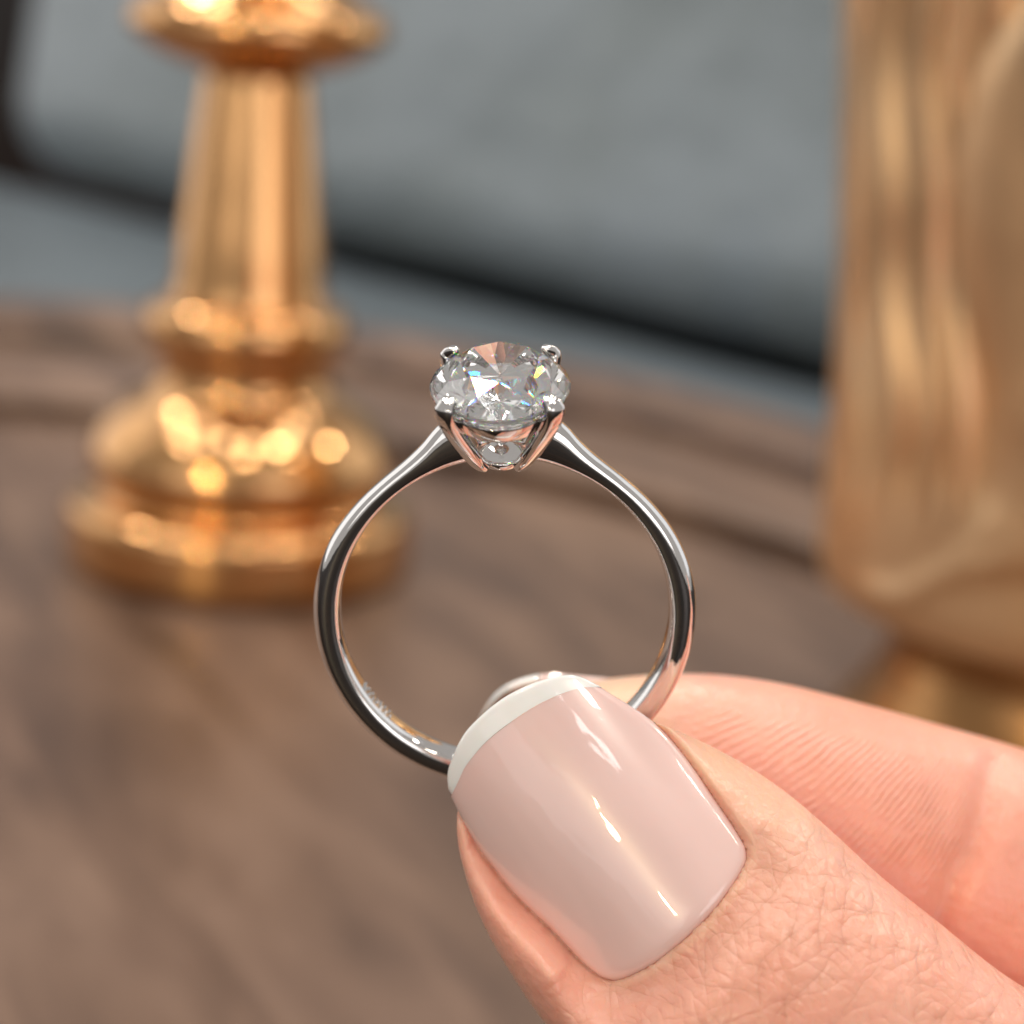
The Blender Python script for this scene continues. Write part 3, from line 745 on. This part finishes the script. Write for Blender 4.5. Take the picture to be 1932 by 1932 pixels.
fold = fold * (1.0 + 0.25 * np.sin(bw / 27.0) + 0.2 * np.sin(bw / 53.0 + 1.0))
groove = 0.42 * np.exp(-(dm_ / 0.22) ** 2)
off = prox[o_] * (fold * 0.35 + groove * 0.35) + left[o_] * (groove * 0.8 + 0.28) + right[o_] * (fold * 0.9 + groove * 0.6)
wgt = np.exp(-(dm_ / (1.1 + 1.2 * prox[o_])) ** 2) * tipw[o_]
z[o_] = z[o_] * (1 - wgt) + (nb[o_] + off) * wgt
delta = z - d[idx]
rays = np.outer((px[idx] - 966) / F, np.array(RT)) - np.outer((py[idx] - 966) / F, np.array(UP)) + np.array(FW)
co[idx] += rays * delta[:, None] * MM
# crease of the finger joint
def seg_dist(px, py, pts):
    best = np.full(len(px), 1e9); sgn = np.zeros(len(px))
    for (x0_, y0_), (x1_, y1_) in zip(pts[:-1], pts[1:]):
        ex, ey = x1_ - x0_, y1_ - y0_; t = np.clip(((px - x0_) * ex + (py - y0_) * ey) / (ex * ex + ey * ey), 0, 1)
        dd = np.hypot(px - x0_ - t * ex, py - y0_ - t * ey); m_ = dd < best; best[m_] = dd[m_]
    return best
ix = np.where((px > 1650) & (px < 2150) & (py > 1300) & (py < 2000) & (d > 111) & (facing > 0))[0]
cd = seg_dist(px[ix], py[ix], [(1880, 1440), (1866, 1480), (1858, 1540), (1836, 1600), (1806, 1650), (1770, 1760)]) * 116 / F
ds = 0.75 * np.exp(-(cd / 0.9) ** 2) + 0.25 * np.exp(-(cd / 0.3) ** 2)
co[ix] += np.outer(ds, np.array(FW)) * MM
me.vertices.foreach_set('co', co.astype(np.float32).ravel()); me.update()
# attributes for the skin material
x, y, d, px, py = cam_coords(co)
def set_attr(nm, val):
    a = me.attributes.new(nm, 'FLOAT', 'POINT'); a.data.foreach_set('value', val.astype(np.float32))
sm = lambda t: np.clip(t, 0, 1) ** 2 * (3 - 2 * np.clip(t, 0, 1))
thumb = (d < 109.5)
vq = (Q[0] * px + Q[1] * py - 1630) / 570.0
kn_ = np.where(thumb, 0.15 + 0.85 * sm((vq - 0.72) / 0.35), 0.1)
set_attr('knuckle', kn_)
al = lambda X: np.radians(18 + 46 * np.clip((X - 1300) / 560, 0, 1))
xs = np.arange(1200, 2100, 2.0); G = np.cumsum(np.tan(al(xs)) * 2.0)
Gx = np.interp(px, xs, G)
set_attr('print_u', (py + Gx) / 19.0)
fm = np.where((d > 110) & (d < 121), sm((px - 1240) / 120) * sm((1880 - px) / 60) * sm((1700 - py + 0.0 * px) / 120) * sm((py - 1300 - 0.24 * (px - 1300)) / 45), 0)
fm2 = np.where((d > 110) & (d < 121), sm((px - 1870) / 30) * 0.5, 0)
set_attr('print_mask', fm + fm2)
gb = lambda cx, cy_, rx, ry2: np.exp(-((px - cx) / rx) ** 2 - ((py - cy_) / ry2) ** 2)
edge_ = np.zeros(len(px)); edge_[idx[o_]] = prox[o_] * np.exp(-((dm_ - 0.28) / 0.24) ** 2) * (0.6 + 0.4 * np.sin(bw / 31.0))
set_attr('pale', 0.2 * edge_ + np.where(d > 110, 0.85 * gb(1150, 1340, 130, 110), np.where(thumb, 0.45 * gb(1330, 1440, 130, 60) + 0.3 * gb(1480, 1520, 120, 70), 0)))
set_attr('rose', np.where(d > 110, 0.6, 0.12 + 0.25 * sm((0.95 - vq) / 0.3)))
me.polygons.foreach_set('use_smooth', [True] * len(me.polygons))
me.materials.append(M_skin)
me.name = 'skin'
so = bpy.data.objects.new('skin', me); col.objects.link(so); so.parent = hand

# thumb nail: pink plate with a white free edge
nA = 60
def halves():
    pl = left_e[::-1]                                        # from tip to cuticle, left side
    A = resample(smile, nA)
    # proximal border: from left side corner to right side corner
    return A
# ruled patch: columns follow left edge -> right edge, rows from smile to cuticle
Ls = resample(left_e[::-1] , 50); Rs = resample([(1134, 1297)] + right_e, 50)
def patch(name, mat, parent, thick):
    A = resample(smile, nA); B = resample([left_e[0]] + cut_e[::-1] + [right_e[-1]], nA)
    n_ = nA; m_ = 49; top, bot = [], []
    for i in range(m_ + 1):
        t = i / m_
        for j in range(n_):
            s = j / (n_ - 1)
            # Coons patch between the four borders
            c = (1 - t) * A[j] + t * B[j] + (1 - s) * Ls[i] + s * Rs[i] - ((1 - t) * (1 - s) * A[0] + (1 - t) * s * A[-1] + t * (1 - s) * B[0] + t * s * B[-1])
            dd = float(nail_depth(c[0], c[1]))
            e = min(1.0, j / 3.0, (n_ - 1 - j) / 3.0, (m_ - i) / 3.0)
            rnd = 0.22 * (1 - math.sqrt(max(0, 1 - (1 - e) ** 2)))
            top.append(tuple(cw(*pix(c[0], c[1], dd + rnd)) - HO)); bot.append(tuple(cw(*pix(c[0], c[1], dd + thick)) - HO))
    V = top + bot; K = len(top); Fc = []
    for i in range(m_):
        for j in range(n_ - 1):
            a = i * n_ + j; f = (a, a + 1, a + n_ + 1, a + n_); Fc.append(f); Fc.append(tuple(K + q for q in reversed(f)))
    loop = [j for j in range(n_)] + [i * n_ + n_ - 1 for i in range(1, m_ + 1)] + [m_ * n_ + j for j in range(n_ - 2, -1, -1)] + [i * n_ for i in range(m_ - 1, 0, -1)]
    for q in range(len(loop)):
        a, b = loop[q], loop[(q + 1) % len(loop)]
        if a < n_ and b < n_: continue                       # joined to the white tip here
        Fc.append((b, a, K + a, K + b))
    o = mesh_obj(name, V, Fc, mat, parent); fix_normals(o); return o
tn = patch('thumb_nail', M_nail, hand, 0.75)
A = resample([(846, 1490)] + tip_outer, nA); B = resample(smile, nA)
build_nail('white_tip', A, B, 10, M_tip, tn, 0.75, HO, lift=lambda i, m_: min(1.0, i / 3.0))

# index nail: lies on the far side of the fingertip, its free edge shows past the thumb
def index_nail(name, v0, v1, mat, parent, nv, nu_=28, th=0.55):
    top, bot = [], []
    for i in range(nv + 1):
        v = v0 + (v1 - v0) * i / nv                          # mm from the free edge towards the hand
        for j in range(nu_ + 1):
            s = -1 + 2 * j / nu_
            hw = 5.2 * (1 - 0.16 * max(0, 1 - v / 4.0) ** 2)
            a = s * 1.12
            # free edge is rounded
            vv = v + 1.9 * s * s * max(0, 1 - v / 7.0)
            c = Vector((-2.5, -14.72, 119.0)) + Vector((1, -0.10, 0.04)).normalized() * vv
            yv = hw * math.sin(a) / math.sin(1.12); dz = 4.0 * math.cos(a) + 0.10 * vv
            P_ = c + Vector((0.1, 1, 0)).normalized() * yv + Vector((0, 0, dz * 0.85))
            nrm_ = Vector((0, math.sin(a) * 0.9, math.cos(a)))
            top.append(tuple(cw(*(P_ + nrm_ * th)) - HO)); bot.append(tuple(cw(*P_) - HO))
    n_ = nu_ + 1; K = len(top); Fc = []
    for i in range(nv):
        for j in range(nu_):
            a = i * n_ + j; f = (a, a + 1, a + n_ + 1, a + n_); Fc.append(f); Fc.append(tuple(K + q for q in reversed(f)))
    loop = [j for j in range(n_)] + [i * n_ + nu_ for i in range(1, nv + 1)] + [nv * n_ + j for j in range(nu_ - 1, -1, -1)] + [i * n_ for i in range(nv - 1, 0, -1)]
    for q in range(len(loop)):
        a, b = loop[q], loop[(q + 1) % len(loop)]; Fc.append((b, a, K + a, K + b))
    o = mesh_obj(name, top + bot, Fc, mat, parent); o.data.materials.append(M_under_shade)
    for q in range(1, 2 * nv * nu_, 2): o.data.polygons[q].material_index = 1      # underside with shade in its skin-toned colour
    fix_normals(o); return o
inail = index_nail('index_nail', 2.4, 13.0, M_nail, hand, 14)
index_nail('white_tip', 0.0, 2.4, M_tip, inail, 6)
